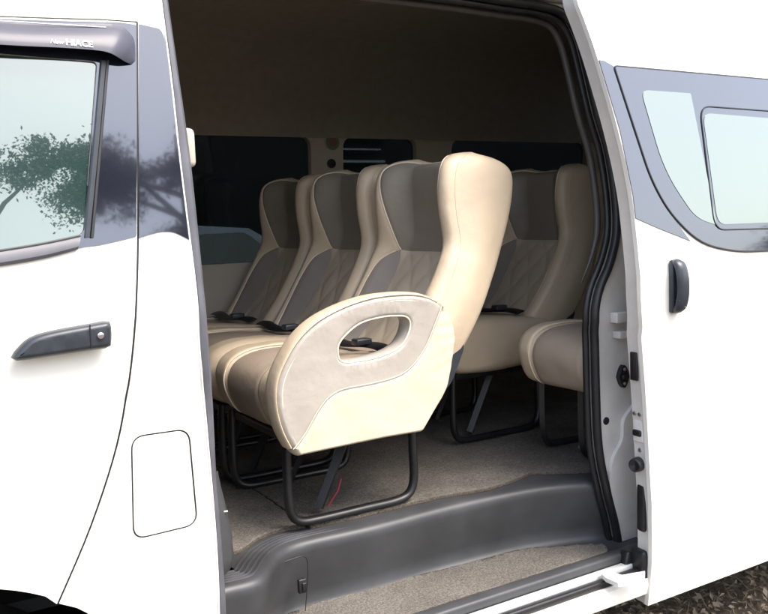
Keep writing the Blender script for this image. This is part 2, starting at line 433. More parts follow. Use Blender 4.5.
t = empty('parked_car', (1.6, 4.9, 0), 'blue grey parked car glimpsed through the far tinted window', 'car')
def carprof(z0, w): return None
bm = bmesh.new()
secs = [(-.6, .55, .80), (-.3, .35, .92), (.3, .3, .98), (1.0, .3, 1.0), (2.6, .3, 1.0), (3.3, .3, .98), (3.7, .5, .85)]
rows = []
for (x, zl, zt) in secs:
    rows.append([bm.verts.new((x, y, z)) for (y, z) in ((4.15, zl), (4.05, (zl+zt)/2), (4.12, zt), (4.4, zt+.02), (5.4, zt+.02), (5.7, zt), (5.78, (zl+zt)/2), (5.68, zl))])
for a, b in zip(rows, rows[1:]):
    for k in range(8): bm.faces.new((a[k], a[(k+1) % 8], b[(k+1) % 8], b[k]))
bm.faces.new(rows[0]); bm.faces.new(rows[-1][::-1])
obj('body', bm, CARP, t, ang=30)
bm = bmesh.new()
A = [(0.35, 1.0), (1.05, 1.40), (1.9, 1.45), (2.5, 1.40), (3.1, 1.0)]
fr = [bm.verts.new((x, 4.22 if z < 1.2 else 4.42, z)) for x, z in A]; bk = [bm.verts.new((x, 5.6 if z < 1.2 else 5.4, z)) for x, z in A]
bm.faces.new(fr); bm.faces.new(bk[::-1])
for k in range(5): bm.faces.new((fr[k], fr[(k+1) % 5], bk[(k+1) % 5], bk[k]))
obj('cabin', bm, CARP, t, ang=30)
for (x0, x1, xa, xb) in ((.62, 1.65, 1.12, 1.65), (1.75, 2.85, 1.75, 2.45)):
    bm = bmesh.new()
    f = [(x0, 4.21, 1.03), (x1, 4.21, 1.03), (xb, 4.395, 1.37), (xa, 4.395, 1.37)]
    bm.faces.new([bm.verts.new(p) for p in f]); r = bmesh.ops.extrude_face_region(bm, geom=bm.faces[:])
    for v in [g for g in r['geom'] if isinstance(g, bmesh.types.BMVert)]: v.co.y -= .01
    obj('side_window', bm, CARG, t)
for x in (.35, 2.9):
    for y in (4.08, 5.55):
        wh = cyl('wheel', (x, y+.16, .31), (0, -1, 0), .31, .18, TYRE, t); cyl('rim', (x, y-.022, .31), (0, -1, 0), .19, .02, CHROME, wh)

# ================================================================== THE VAN
van = empty('passenger_van', (1.2, 0, 0), 'white high roof passenger van with its sliding door pushed open, seen close up', 'van')
XF, XR = -1.15, 4.1
# --- traced curves on the side surface
left_edge = cr([side(*p) for p in ((160, -12), (161, 0), (171, 78), (180, 160), (190, 241), (196, 290), (199.5, 350), (204, 400), (209, 455), (216, 540), (219, 614), (220, 640))], 5)
left_edge2 = cr([side(*p) for p in ((168, -12), (169, 0), (180, 78), (191, 156), (201, 250), (206, 300), (210.5, 355), (213.5, 400), (217, 470), (222.5, 540), (227, 614), (228, 640))], 5)
fd_edge = cr([side(*p) for p in ((137, 22), (137.5, 120), (138, 237), (136, 310), (130, 375), (117, 445), (91, 526), (58, 604))], 5)
top_z = 2.02
# front door outer edge: X of the gap at height z
doorline = [(left_edge[0][0]-.10, 2.02)] if False else []
# body side skin, split: panel between front door and opening (B pillar panel), rear quarter, upper band
le = [Vector(p) for p in left_edge]
# arch
arch = [(.02+.435*math.cos(a), .34+.435*math.sin(a)) for a in [rad(d) for d in range(0, 181, 6)]]
# pillar panel polygon (X,z), clockwise: along fd_edge (top to bottom), arch, rocker, opening edge up, over the top
g = .0022
fde = [Vector((p[0]+g, p[1])) for p in fd_edge]
topd = fde[0].y
low = fde[-1]
archR = [Vector((.02+.435*math.cos(rad(d)), .34+.435*math.sin(rad(d)))) for d in range(54, -1, -3)]
dtop = [Vector(side(*p)) for p in ((137, 22), (100, 19.5), (60, 18.5), (0, 16.5))]+[Vector((-.20, side(0, 16.5)[1]-.02)), Vector((-.62, side(0, 16.5)[1]-.09))]
fde[0] = dtop[0]+Vector((g, 0))
pan = [Vector((-.62, 2.02))]+[Vector((p.x, p.y+.0018)) for p in dtop[::-1]]+[fde[0]] + fde[1:] + [p for p in archR if p.y < low.y-.01 and p.x > low.x] + [Vector((.47, .31)), Vector((le[-1].x, .31))] + le[::-1] + [Vector((le[0].x-.012, 2.02))]
# fuel flap hole
flap_px = [(131, 446), (137, 438), (186, 431), (190, 435), (196, 516), (192, 525), (141, 538), (135, 531)]
flap = rnd([side(132.5, 438), side(188, 430), side(196.5, 524), side(134.5, 539)], .026, 8)
fhole = offset_loop(flap, -.0036)
# black film area of the pillar panel
film_px = [(138, 24), (152, 27), (163.5, 36), (171, 90), (180, 160), (189.5, 240), (181, 235.5), (172, 232), (160, 232), (150, 234.5), (138, 238)]
panel('pillar_panel', pan, PAINT, van, holes=[fhole], thick=.018, grid=(.15, .0125), edge=.0015)
flapo = panel('fuel_flap', flap, PAINT, van, off=.001, thick=.012, grid=(.05, .05), edge=.0015)
panel('fuel_recess', offset_loop(flap, -.02), DARKIN, van, off=.022, thick=.004, grid=None, prof=lambda z: yprof(z))
filmP = sd2(film_px)
filmP = [filmP[0]]+[tuple(p) for p in cr(filmP[1:6], 5)]+[tuple(p) for p in cr(filmP[5:-1], 4)[1:]]+[filmP[-1]]
filmP[0] = (filmP[0][0]+.0015, filmP[0][1]); filmP[-1] = (filmP[-1][0]+.0015, filmP[-1][1])
panel('pillar_film', filmP, FILM, van, off=-.0022, thick=.002, grid=(.2, .03))
tube('panel_gap_shade', [(p[0], yprof(p[1])+.0045, p[1]) for p in fd_edge], .0032, RUBBER, van, seg=6)  # black tube laid in the door gap as its shade line
fc = offset_loop(flap, -.0018)
tube('flap_gap_shade', [(p[0], yprof(p[1])+.0050, p[1]) for p in fc], .0028, RUBBER, van, closed=True, seg=6)  # black loop standing in for the shade around the flap
ribbon('opening_flange', left_edge, left_edge2, TRIM, van, lambda z: yprof(z)+.002, .03)
tube('flange_lip', [(p[0]-.0005, yprof(p[1])-.0012, p[1]) for p in left_edge], .0022, PAINT, van, seg=6)
# --- roof, upper side band, rear quarter, floor pan (closes the shell)
bm = bmesh.new()
def strip(bm, prof, x0, x1, nx=20, th=0):
    rows = []
    for i in range(nx+1):
        x = x0+(x1-x0)*i/nx; rows.append([bm.verts.new((x, y, z)) for y, z in prof])
    for a, b in zip(rows, rows[1:]):
        for k in range(len(prof)-1): bm.faces.new((a[k], a[k+1], b[k+1], b[k]))
roofp = [(yprof(2.022), 2.022), (.125, 2.06), (.16, 2.12), (.24, 2.20), (.40, 2.262), (.65, 2.29), (.93, 2.295), (1.21, 2.29), (1.46, 2.262), (1.62, 2.20), (1.70, 2.12), (1.735, 2.06), (1.86-yprof(2.022), 2.022)]
strip(bm, roofp, XF+.25, XR); obj('roof', bm, PAINT, van)
# gutter moulding over the opening
tube('roof_gutter', [(x/10, yprof(2.02)-.006, 2.024) for x in range(-8, 41, 2)], .008, PAINT, van, seg=8)
# --- opening: recessed jamb with seal
OFFJ = .05
seal_px = [(461, -6), (505, 1.0), (542, 6.5), (564, 15.5), (577, 36), (586, 69), (596, 112), (607, 150), (614, 194), (615.5, 231), (610, 259), (599, 287), (594, 312), (593.5, 340), (595, 399), (597.5, 446), (605, 487), (614, 524), (618, 552), (617, 572)]
seal_r = [side(px, py, OFFJ) for px, py in seal_px]
topz = seal_r[0][1]
seal_top_left = [(.60, topz-.03), (.66, topz), (.9, topz+.002), (1.1, topz)]
seal_path = cr(seal_top_left + seal_r, 5)
# jamb sheet: outer outline minus opening
XJ = 2.0
jout = [Vector((.585, 2.015)), Vector((XJ, 2.015)), Vector((XJ, .33)), Vector((seal_path[-1].x-.01, .33))] + seal_path[::-1] + [Vector((.585, topz-.06))]
panel('door_jamb', jout, JAMB, van, off=OFFJ, thick=.02, grid=(.1, .04), edge=.002)
# raised pressing on the jamb (pillar rib)
rib = cr([side(*p, OFFJ-.012) for p in ((634, 405), (624, 420), (622, 440), (612, 462), (610, 490), (615, 520), (624, 548), (640, 566))], 5)
rib2 = [Vector((1.93, p.y)) for p in rib[::-1]]
panel('jamb_pressing', list(rib)+rib2, JAMB, van, off=OFFJ-.014, thick=.0135, grid=(.05, .04), edge=.004)
# return from jamb out to the skin, top and rear
bm = bmesh.new()
rows = []
for (x, z) in ((.6, 2.018), (XJ, 2.018), (XJ+.004, 1.9), (XJ+.004, 1.25), (XJ+.004, .62), (XJ+.004, .33)):
    rows.append([bm.verts.new((x, yprof(z)+dy, z)) for dy in (0.001, OFFJ+.03)])
for a, b in zip(rows, rows[1:]): bm.faces.new((a[0], a[1], b[1], b[0]))
obj('jamb_return', bm, JAMB, van)
panel('rear_quarter', [(XJ+.006, .31), (XR, .31), (XR, 2.02), (XJ+.006, 2.02)], PAINT, van, thick=.02)
# rubber seal: a fat bulb and a thin lip
def on_side(P, off): return [(p[0], yprof(p[1])+off, p[1]) for p in P]
sp = [Vector(p) for p in seal_path]
tube('door_seal', on_side(sp, OFFJ-.004), .0135, RUBBER, van, seg=12, flat=.9, up=(0, 1, 0))
inner = []
for i, p in enumerate(sp):
    a, b = sp[max(i-1, 0)], sp[min(i+1, len(sp)-1)]; tt = (b-a).normalized(); nn = Vector((tt.y, -tt.x)); inner.append(p+nn*.014)
tube('inner_seal_lip', on_side(inner, OFFJ+.018), .010, RUBBER, van, seg=8)
inner2 = [p+(q-p)*1.7 for p, q in zip(sp, inner)]
tube('headliner_edge', on_side(inner2[:int(len(inner2)*.66)], OFFJ+.05), lambda u: .010*min(1, (1-u)*8)+.0005, mat('dark_trim_edge', (.06, .055, .05), .5, nscale=20, namt=.1), van, seg=8)

# --- jamb hardware
def jp(px, py, off): x, z = side(px, py, off); return Vector((x, yprof(z)+off, z))
c = jp(621, 317, .035); box('rail_block', c, (.062, .03, .030), JAMB, van, bev=.003)
c = jp(623, 334, .035); box('rail_block', c, (.055, .03, .022), JAMB, van, bev=.003)
c = jp(629, 290, .036); box('jamb_gap_shade', c+Vector((.012, 0, 0)), (.008, .02, .20), RUBBER, van, bev=.002)  # black bar as the shaded gap between jamb and door edge
c = jp(621.5, 376, .048)
bm = bmesh.new(); fill2d(bm, [[(c.x+.021*math.cos(a)*(1-.35*abs(math.sin(a))), c.z+.034*math.sin(a)) for a in [2*math.pi*k/28 for k in range(28)]]])
for v in bm.verts: v.co.y = c.y-.012
r = bmesh.ops.extrude_face_region(bm, geom=bm.faces[:])
for v in [q for q in r['geom'] if isinstance(q, bmesh.types.BMVert)]: v.co.y += .014
bs = obj('bump_stop', bm, RUBBER, van)
for dz in (.021, -.021): cyl('screw', (c.x, c.y-.012, c.z+dz), (0, -1, 0), .0055, .003, SCREW, bs, seg=12)
box('stop_nub', (c.x-.002, c.y-.017, c.z), (.026, .012, .014), RUBBER, bs, bev=.004)
c = jp(606, 421, .05); cyl('rubber_plug', (c.x, c.y+.001, c.z), (0, -1, 0), .0115, .004, RUBBER, van, dome=.001)
# upper rail bracket with roller at the top corner
c = jp(568, 0, .03)
br = box('rail_bracket', c+Vector((-.005, -.012, .02)), (.05, .03, .05), RUBBER, van, bev=.006)
cyl('roller', c+Vector((.012, -.01, -.012)), (0, -1, 0), .011, .018, RUBBER, br, seg=16)
box('bracket_plate', c+Vector((-.05, -.012, .028)), (.07, .02, .018), STEEL, br, bev=.003)

# --- sliding door, pushed back and outwards
DO = -.14
dprof = lambda z: yprof(z)+DO
de = [side(*p, DO) for p in ((571, -25), (577, 0), (585, 22), (598, 60), (618, 130), (631, 190), (637, 240), (641, 300), (646, 400), (651.5, 500), (652, 560), (648, 606))]
de = cr(de, 5)
dbot = side(648, 607, DO)[1]
DX1 = 2.98
door_out = [Vector(p) for p in de] + [Vector((DX1, dbot)), Vector((DX1, 1.99)), Vector((de[0].x+.03, 1.99))]
sdoor = empty('sliding_door', (1.5, 0, 0), None, None); sdoor.parent = van; sdoor.location = (0.6, 0, 0)
sdoor['label'] = 'white sliding door slid back behind the opening'
glass_px = rnd([side(*p, DO) for p in ((613, 66), (800, 82.5), (800, 249), (735, 252), (698, 243), (668, 212), (650, 179))], [.012, .05, .05, .1, .08, .1, .2], 5)
panel('door_skin', door_out, PAINT, sdoor, off=DO, thick=.014, grid=(.2, .0125), edge=.002, holes=[])
# blackout film ahead of the glass
film2 = sd2([(598.5, 60), (603, 60.5), (613, 66), (650, 179), (668, 212), (690, 241), (679, 236.5), (660, 229), (645, 222.5), (635.2, 218), (632.5, 195), (619.5, 130)], DO)
panel('window_surround_film', film2, FILM, sdoor, off=DO-.0025, thick=.002, grid=(.1, .03))
tube('glass_gasket', [(p[0], dprof(p[1])-.003, p[1]) for p in glass_px], .0030, RUBBER, sdoor, closed=True, seg=6)
panes1 = rnd([side(*p, DO) for p in ((639, 90), (689, 93.5), (715, 225), (694, 218), (663, 172))], [.03, .006, .006, .05, .2], 6)
panes2 = rnd([side(*p, DO) for p in ((701, 113), (775, 119), (781, 222), (716, 224.5))], .035, 6)
slid = rnd([side(*p, DO) for p in ((698, 106), (779, 112), (786, 228), (713, 230))], .045, 6)
gl = panel('glass_border', glass_px, FILM, sdoor, off=DO-.0050, thick=.004, grid=(.2, .03), holes=[])
panel('window_pane', panes1, GLASSF, gl, off=DO-.0062, thick=.001, grid=(.2, .04))
panel('window_pane', panes2, GLASSF, gl, off=DO-.0062, thick=.001, grid=(.2, .04))
tube('pane_seal', [(p[0], dprof(p[1])-.006, p[1]) for p in slid], .0022, RUBBER, gl, closed=True, seg=6)
# end face of the door (inner pressing, white)
efx = [Vector((p.x+.001, p.y)) for p in de]
bm = bmesh.new(); rows = []
inset = lambda z: .012+.020*max(0, min(1, (z-.35)/.3))*0
for p in efx:
    z = p.y; y0 = dprof(z)+.013; d = .046
    rows.append([bm.verts.new(q) for q in ((p.x, y0, z), (p.x+.004, y0+.012, z), (p.x+.007, y0+d, z), (p.x+.03, y0+d+.006, z), (p.x+.4, y0+d+.006, z))])
for a, b in zip(rows, rows[1:]):
    for k in range(4): bm.faces.new((a[k], a[k+1], b[k+1], b[k]))
obj('door_edge', bm, JAMB, sdoor)
bm = bmesh.new(); boxbm(bm, ((de[0].x+DX1)/2+.2, DO+.07, .80), (1.0, .03, .85)); obj('inner_panel', bm, INTR, sdoor)
def ef(py):                                   # point on the end face at picture height py
    best = min(range(len(de)), key=lambda i: 0)
    pts = [(side(*q, DO)) for q in ()]
    z = side(645, py, DO+.05)[1]
    i = min(range(len(efx)), key=lambda k: abs(efx[k].y-z))
    return Vector((efx[i].x+.0045, dprof(z), z))
def efbox(name, py, dy, sy, sz, mt, depth=.008, bev=.003):
    c = ef(py); return box(name, (c.x-depth*.2, c.y+dy, c.z), (depth, sy, sz), mt, sdoor, bev=bev)
efbox('latch_hole', 363, .034, .026, .078, RUBBER)
for py, dy in ((411, .030), (411, .048), (447, .036)):
    c = ef(py); cyl('screw', (c.x, c.y+dy, c.z), (-1, 0, 0), .006, .004, SCREW, sdoor, seg=12)
efbox('lock_plate', 428, .038, .036, .062, JAMB, .006)
efbox('latch_slot', 430, .040, .030, .018, RUBBER, .014, .005)
c = ef(461); kn = cyl('door_buffer', (c.x+.004, c.y+.042, c.z), (-1, -.2, 0), .020, .030, RUBBER, sdoor, dome=-.006)
c = ef(505); efbox('latch_recess', 505, .039, .030, .135, RUBBER, .012, .008)
lt = efbox('lower_latch', 560, .04, .05, .085, RUBBER, .03, .008)
c = ef(560); box('latch_arm', (c.x-.025, c.y+.075, c.z-.005), (.035, .03, .07), STEEL, lt, bev=.006, rot=Matrix.Rotation(.25, 3, 'Y'))
cyl('roller', (c.x-.01, c.y+.06, c.z-.05), (-1, 0, 0), .016, .02, RUBBER, lt)
# outer handle, vertical grip in a shallow cup
hx, hz = side(673.5, 286, DO)
ho = empty('outer_handle', (0, 0, 0), None, None); ho.parent = sdoor
bm = bmesh.new()
cup = rnd([side(*p, DO) for p in ((655, 260), (690, 261), (700, 300), (703, 318), (657, 318))], .03, 5)
pts = [(hx, dprof(hz)-.004, hz+.068), (hx, dprof(hz)-.022, hz+.056), (hx, dprof(hz)-.030, hz+.03), (hx+.001, dprof(hz)-.032, hz), (hx+.001, dprof(hz)-.030, hz-.03), (hx+.001, dprof(hz)-.022, hz-.056), (hx+.001, dprof(hz)-.004, hz-.068)]
bm = bmesh.new(); tubebm(bm, cr(pts, 5), lambda u: .021*(1-abs(2*u-1)**6*.35), seg=16, flat=.55, up=(1, 0, 0)); obj('grip', bm, SATIN, ho)
bm = bmesh.new(); boxbm(bm, (hx, dprof(hz)-.006, hz), (.040, .016, .145), .007); obj('handle_base', bm, SATIN, ho)
for dz in (.036, -.036):
    box('chrome_line', (hx, dprof(hz)-.0285, hz+dz), (.034, .013, .0016), CHROME, ho)
cyl('keyhole', (hx+.006, dprof(hz)-.032, hz-.050), (0, -1, 0), .006, .004, CHROME, ho, seg=14)

# --- front door
fdoor = empty('front_door', (0, 0, 0), None, None); fdoor.parent = van; fdoor.location = (-1.0, 0, 0)
fdl = [Vector((p[0]-g, p[1])) for p in fd_edge]
archL = [Vector((.02+.435*math.cos(rad(d)), .34+.435*math.sin(rad(d)))) for d in range(60, 181, 4)]
fdout = fdl[1:] + [p for p in archL if p.x < fdl[-1].x-.005] + [Vector((-.95, .34)), Vector((-.95, 1.35))]+[Vector((p.x, p.y-.0012)) for p in dtop[:0:-1]]+[Vector((dtop[0].x-g, dtop[0].y-.0012))]
sill_y = 252
win = rnd([side(97, 62), side(84, 236), side(0, 251), (-.60, side(0, 252)[1]-.01), (-.50, side(0, 44)[1])], [.01, .02, .05, .1, .05], 5)
win_hole = [Vector(p) for p in win]
panel('door_skin', fdout, PAINT, fdoor, holes=[win_hole], off=0, thick=.018, grid=(.2, .0125), edge=.0015)
# gloss film frame around the window, right of the glass and above
frame = sd2([(137, 25), (137.5, 120), (137.3, 236.5), (118, 241), (100, 245), (84, 247), (0, 264)])
ff = [Vector(p) for p in frame]; ff = [Vector((p.x-.002, p.y)) for p in ff[:3]]+ff[3:]
frm = ff + [Vector((-.62, side(0, 264)[1]-.02)), Vector((-.56, side(0, 20)[1]-.08)), Vector((-.20, side(0, 19)[1]-.02)), Vector(side(0, 19)), Vector(side(60, 21)), Vector(side(120, 22.5))]
inner_hole = offset_loop(win_hole, 0)
panel('window_frame_film', rnd(frm, .004, 2), FILM, fdoor, holes=[win_hole], off=-.0022, thick=.002, grid=(.2, .03))
gw = panel('window_glass', offset_loop(win_hole, .0012), GLASSF, fdoor, off=.003, thick=.004, grid=(.2, .06))
# run channel on the right side of the glass
A = [side(99, 60), side(91, 150), side(83, 238)]; B = [side(108, 61), side(100, 150), side(91, 237)]
ribbon('window_channel', A, B, SATIN, fdoor, lambda z: yprof(z)-.004, .03)
ribbon('channel_lip', [(p[0]+.012, p[1]) for p in A], [(p[0]+.020, p[1]) for p in A], RUBBER, fdoor, lambda z: yprof(z)-.006, .01)
# belt moulding
A = cr([side(-250, 290), side(-120, 270), side(0, 252), side(45, 244.5), side(80, 237)], 6); B = cr([side(-250, 307), side(-120, 285), side(0, 266), side(45, 258), side(77, 249.5)], 6)
ribbon('belt_moulding', A, B, TRIM, fdoor, lambda z: yprof(z)-.010, .02)
ribbon('belt_moulding', [(p[0], p[1]-.002) for p in A], [(p[0], p[1]+.005) for p in A], RUBBER, fdoor, lambda z: yprof(z)-.004, .02)
# rain visor: bowed smoked strip standing off the glass
bm = bmesh.new(); rows = []
topc = cr([side(*p) for p in ((-260, -8), (-120, 8), (0, 21), (60, 23.5), (105, 24), (120, 26), (129, 33), (134, 42), (135, 61))], 6)
botc = cr([side(*p, -.03) for p in ((-260, 22), (-120, 36), (0, 45), (60, 48), (95, 50.5), (108, 53), (117, 56.5), (126, 60), (135, 62))], 6)
n = len(topc)
for i, (a, b) in enumerate(zip(topc, botc)):
    k = sstep(0, 18, n-1-i)**.6; o_ = .032*k+.004
    row = []
    for j in range(9):
        u = j/8; x = a.x+(b.x-a.x)*u; z = a.y+(b.y-a.y)*u
        d = .004+(o_-.004)*math.sin(u*math.pi/2)**.8
        row.append((x, yprof(z)-d, z))
    rows.append(row)
vr = [[bm.verts.new(p) for p in r] for r in rows]
vb = [[bm.verts.new((p[0], p[1]+.003, p[2])) for p in r] for r in rows]
for a, b, a2, b2 in zip(vr, vr[1:], vb, vb[1:]):
    for k in range(8): bm.faces.new((a[k], b[k], b[k+1], a[k+1])); bm.faces.new((a2[k], a2[k+1], b2[k+1], b2[k]))
    bm.faces.new((a[8], b[8], b2[8], a2[8])); bm.faces.new((a[0], a2[0], b2[0], b[0]))
from mathutils.bvhtree import BVHTree
bmesh.ops.recalc_face_normals(bm, faces=bm.faces)
VT = BVHTree.FromBMesh(bm)
visor = obj('rain_visor', bm, VISOR, fdoor)
stripe = cr([side(*p) for p in ((-200, 13), (-80, 20), (0, 22.8), (50, 25.8), (104, 29))], 5)
tube('chrome_strip', [(p.x, yprof(p.y)-.016, p.y) for p in stripe], .0013, CHROME, visor, seg=6)
def text(body, px, py, size, off, mt, parent, shear=0, bold=0, ang=0):
    cu = bpy.data.curves.new('lettering', 'FONT'); cu.body = body; cu.size = size; cu.extrude = .0006; cu.offset = bold; cu.shear = shear
    o = bpy.data.objects.new('lettering', cu); C.objects.link(o)
    bpy.context.view_layer.update(); dg = bpy.context.evaluated_depsgraph_get(); me = bpy.data.meshes.new_from_object(o.evaluated_get(dg))
    bpy.data.objects.remove(o)
    x, z = side(px, py, off)
    M = Matrix.Translation((x, -.2, z)) @ Matrix.Rotation(rad(90), 4, 'X') @ Matrix.Rotation(ang, 4, 'Z')
    me.transform(M)
    for v in me.vertices:                       # lay the lettering onto the bowed visor
        h = VT.ray_cast(Vector((v.co.x, -.5, v.co.z)), Vector((0, 1, 0)))
        if h[0]: v.co.y = h[0].y-.0012+(v.co.y+.2)
    me.materials.clear(); me.materials.append(mt)
    o = bpy.data.objects.new('lettering', me); C.objects.link(o); o.parent = parent
    r = parent; loc = Vector((0, 0, 0))
    while r: loc += r.location; r = r.parent
    me.transform(Matrix.Translation(-loc)); return o
text('New', 49.5, 43.2, .0125, -.034, LETTER, visor, shear=.45, ang=-.02)
text('HIACE', 65.5, 45.0, .0178, -.034, LETTER, visor, bold=.00035, ang=-.02, shear=.06)
# door handle
hb = [onY(*p, -.03) for p in ((11, 358), (16, 350), (29, 338), (50, 331), (90, 323.5), (106, 320.8), (111, 324), (111.5, 342), (108, 348), (90, 350.5), (60, 355), (30, 359.5), (16, 361))]
handle = pillow(cr(hb, 4, True), [], -.026, .036, .012, SATIN, 'door_handle', fdoor, grid=.02)
xk, zk = onY(100.5, 335.5, -.045); lk = cyl('keyhole', (xk, -.0445, zk), (0, -1, 0), .0065, .004, CHROME, handle, seg=20)
bm = bmesh.new(); x1, z1 = onY(91, 323.5, -.045); x2, z2 = onY(90.5, 350, -.045)
boxbm(bm, ((x1+x2)/2, -.0446, (z1+z2)/2), (.0018, .003, (z1-z2)*.92)); obj('handle_joint', bm, RUBBER, handle)
bm = bmesh.new(); boxbm(bm, (.3, -.0005, 1.19), (.10, .004, .035), .001); bm.free()
# wheel arch and front wheel
bm = bmesh.new(); rows = []
for d in range(-10, 191, 5):
    a = rad(d); rows.append([bm.verts.new((.02+rr*math.cos(a), y, .34+rr*math.sin(a))) for rr, y in ((.435, .012), (.45, .03), (.45, .5))])
for a, b in zip(rows, rows[1:]):
    for k in range(2): bm.faces.new((a[k], a[k+1], b[k+1], b[k]))
obj('wheel_arch_liner', bm, DARKIN, van)
wh = empty('wheel', (0, 0, 0), None, None); wh.parent = van
bm = bmesh.new(); rows = []
for k in range(48):
    a = 2*math.pi*k/48; rows.append([bm.verts.new((.02+rr*math.cos(a), y, .335+rr*math.sin(a))) for rr, y in ((.20, .10), (.22, .07), (.29, .065), (.325, .085), (.335, .12), (.335, .24), (.32, .28), (.2, .29))])
for i in range(48):
    a, b = rows[i], rows[(i+1) % 48]
    for k in range(7): bm.faces.new((a[k], a[k+1], b[k+1], b[k]))
obj('tyre', bm, TYRE, wh)
cyl('rim', (.02, .13, .335), (0, -1, 0), .205, .03, ALU, wh, seg=40)
# closing shell: nose, tail, far side, underbody
bm = bmesh.new(); boxbm(bm, (1.45, .93, .36), (5.0, 1.70, .03)); obj('underbody', bm, DARKIN, van)
bm = bmesh.new(); boxbm(bm, (XR-.01, .93, 1.28), (.03, 1.74, 1.75)); obj('tail_wall', bm, HEAD, van)
bm = bmesh.new()
for p in (((-1.1, 0, .4), (-1.1, 1.86, .4), (-1.2, 1.86, 1.1), (-1.2, 0, 1.1)), ((-1.2, 0, 1.1), (-1.2, 1.86, 1.1), (-.62, 1.74, 2.0), (-.62, .12, 2.0)), ((-.62, .12, 2.0), (-.62, 1.74, 2.0), (-.5, 1.5, 2.2), (-.5, .36, 2.2))):
    bm.faces.new([bm.verts.new(q) for q in p])
obj('front_screen', bm, CARG, van)
bm = bmesh.new(); boxbm(bm, (.20, .93, 1.22), (.03, 1.66, 1.9)); 
bm.free()
# far side wall with windows
YF = 1.72
def fw(z): return 1.86-yprof(z)-.06
def FX(px, py): return onY(px, py, YF)
zt, zb = FX(300, 137)[1], FX(205, 265)[1]
wins = []
px_w = [(.55, FX(308, 150)[0]), (FX(340, 150)[0], FX(413, 150)[0]), (FX(448, 150)[0], 3.35), (3.5, 4.0)]
holes = [rnd([(a, zb), (b, zb), (b, zt), (a, zt)], .05, 5) for a, b in px_w]
panel('far_wall', [(XF, .4), (XR, .4), (XR, 2.03), (XF, 2.03)], INTR, van, holes=holes, prof=lambda z: YF+(.0 if z < 1.25 else -.06*(z-1.25)), thick=.05, grid=(.5, .1), edge=.006)
for h in holes:
    panel('far_window', offset_loop(h, -.01), FARGLASS, van, prof=lambda z: YF+.03+(.0 if z < 1.25 else -.06*(z-1.25)), thick=.004, grid=None)
# headliner covers all above the far windows
bm = bmesh.new(); hp = [(YF-.012-.06*(zt-1.25), zt-.006), (YF-.045, zt+.02), (YF-.08, zt+.12), (YF-.14, zt+.25), (YF-.28, 2.17), (YF-.6, 2.215), (.8, 2.22), (.4, 2.20), (.24, 2.10), (.20, 2.0), (.178, topz+.012)]
strip(bm, hp, XF+.3, XR-.05); obj('headliner', bm, HEAD, van)
# pillar fittings: sticker and belt anchors on the far pillars
pl = (px_w[0][1]+px_w[1][0])/2
px_, pz_ = FX(329, 143); st = cyl('pillar_sticker', (px_, YF-.032, pz_), (0, -1, 0), .034, .003, STICK, van, seg=28)
cyl('sticker_centre', (px_, YF-.0355, pz_), (0, -1, 0), .020, .002, STICK2, st, seg=20)
px_, pz_ = FX(328, 164); cyl('belt_anchor', (px_, YF-.03, pz_), (0, -1, 0), .02, .012, RUBBER, van, seg=16)
# belt guide at the front pillar, seen past the flange
x_, z_ = onY(193, 148, .12); box('belt_guide', (x_-.012, .12, z_), (.030, .03, .085), INTR, van, bev=.012)

# --- floor, step well
ZF = .625
lip = cr([onZ(*p, ZF) for p in ((228, 587), (253, 581), (265, 574), (272, 562), (283, 550), (305, 541), (376, 525), (450, 505.5), (519, 490.5), (560, 484.5), (600, 481.5))], 5)
lip = [Vector((.575, lip[0].y))] + lip + [Vector((1.93, lip[-1].y-.02))]
ZW = .43
# riser swept down from the lip: rounded nose, slight inward lean, cove at the foot
sec = [(.035, .0), (.012, -.001), (.002, -.006), (-.003, -.016), (-.001, -.032), (.010, -.10), (.022, -.14), (.026, -.175), (.016, -.192), (-.05, -.197)]
bm = bmesh.new(); rows = []
Lp = resample(lip, .02, False)
for i, p in enumerate(Lp):
    a, b = Lp[max(i-1, 0)], Lp[min(i+1, len(Lp)-1)]; tt = (b-a).normalized(); nn = Vector((-tt.y, tt.x))
    rows.append([bm.verts.new((p.x+nn.x*d, p.y+nn.y*d, ZF+dz)) for d, dz in sec])
for a, b in zip(rows, rows[1:]):
    for k in range(len(sec)-1): bm.faces.new((a[k], a[k+1], b[k+1], b[k]))
riser = obj('step_riser', bm, PLASTIC, van, ang=60)
# tread top band behind the nose with ribs on the curved part
bm = bmesh.new(); rows = []
for i, p in enumerate(Lp):
    a, b = Lp[max(i-1, 0)], Lp[min(i+1, len(Lp)-1)]; tt = (b-a).normalized(); nn = Vector((-tt.y, tt.x))
    rows.append([bm.verts.new((p.x+nn.x*d, p.y+nn.y*d, ZF-.0005)) for d in (.034, .16)])
for a, b in zip(rows, rows[1:]): bm.faces.new((a[0], a[1], b[1], b[0]))
obj('step_tread', bm, PLASTIC, van)
def ofs(P, d):
    out = []
    for i, p in enumerate(P):
        a, b = P[max(i-1, 0)], P[min(i+1, len(P)-1)]; tt = (b-a).normalized(); out.append(p+Vector((-tt.y, tt.x))*d)
    return out
bm = bmesh.new()
for k in range(5):
    q = ofs(Lp, .026+k*.0125); q = [p for p in q if p.x < 1.04-.04*k]
    tubebm(bm, [(p.x, p.y, ZF+.0005) for p in q], lambda u: .0036*min(1, (1-u)*3.5)+.0003, seg=8)
obj('tread_ribs', bm, PLASTIC, van)
# main floor
bm = bmesh.new(); boxbm(bm, (1.4, 1.0, ZF-.02), (5.2, 1.50, .03)); obj('cabin_floor', bm, DARKIN, van)
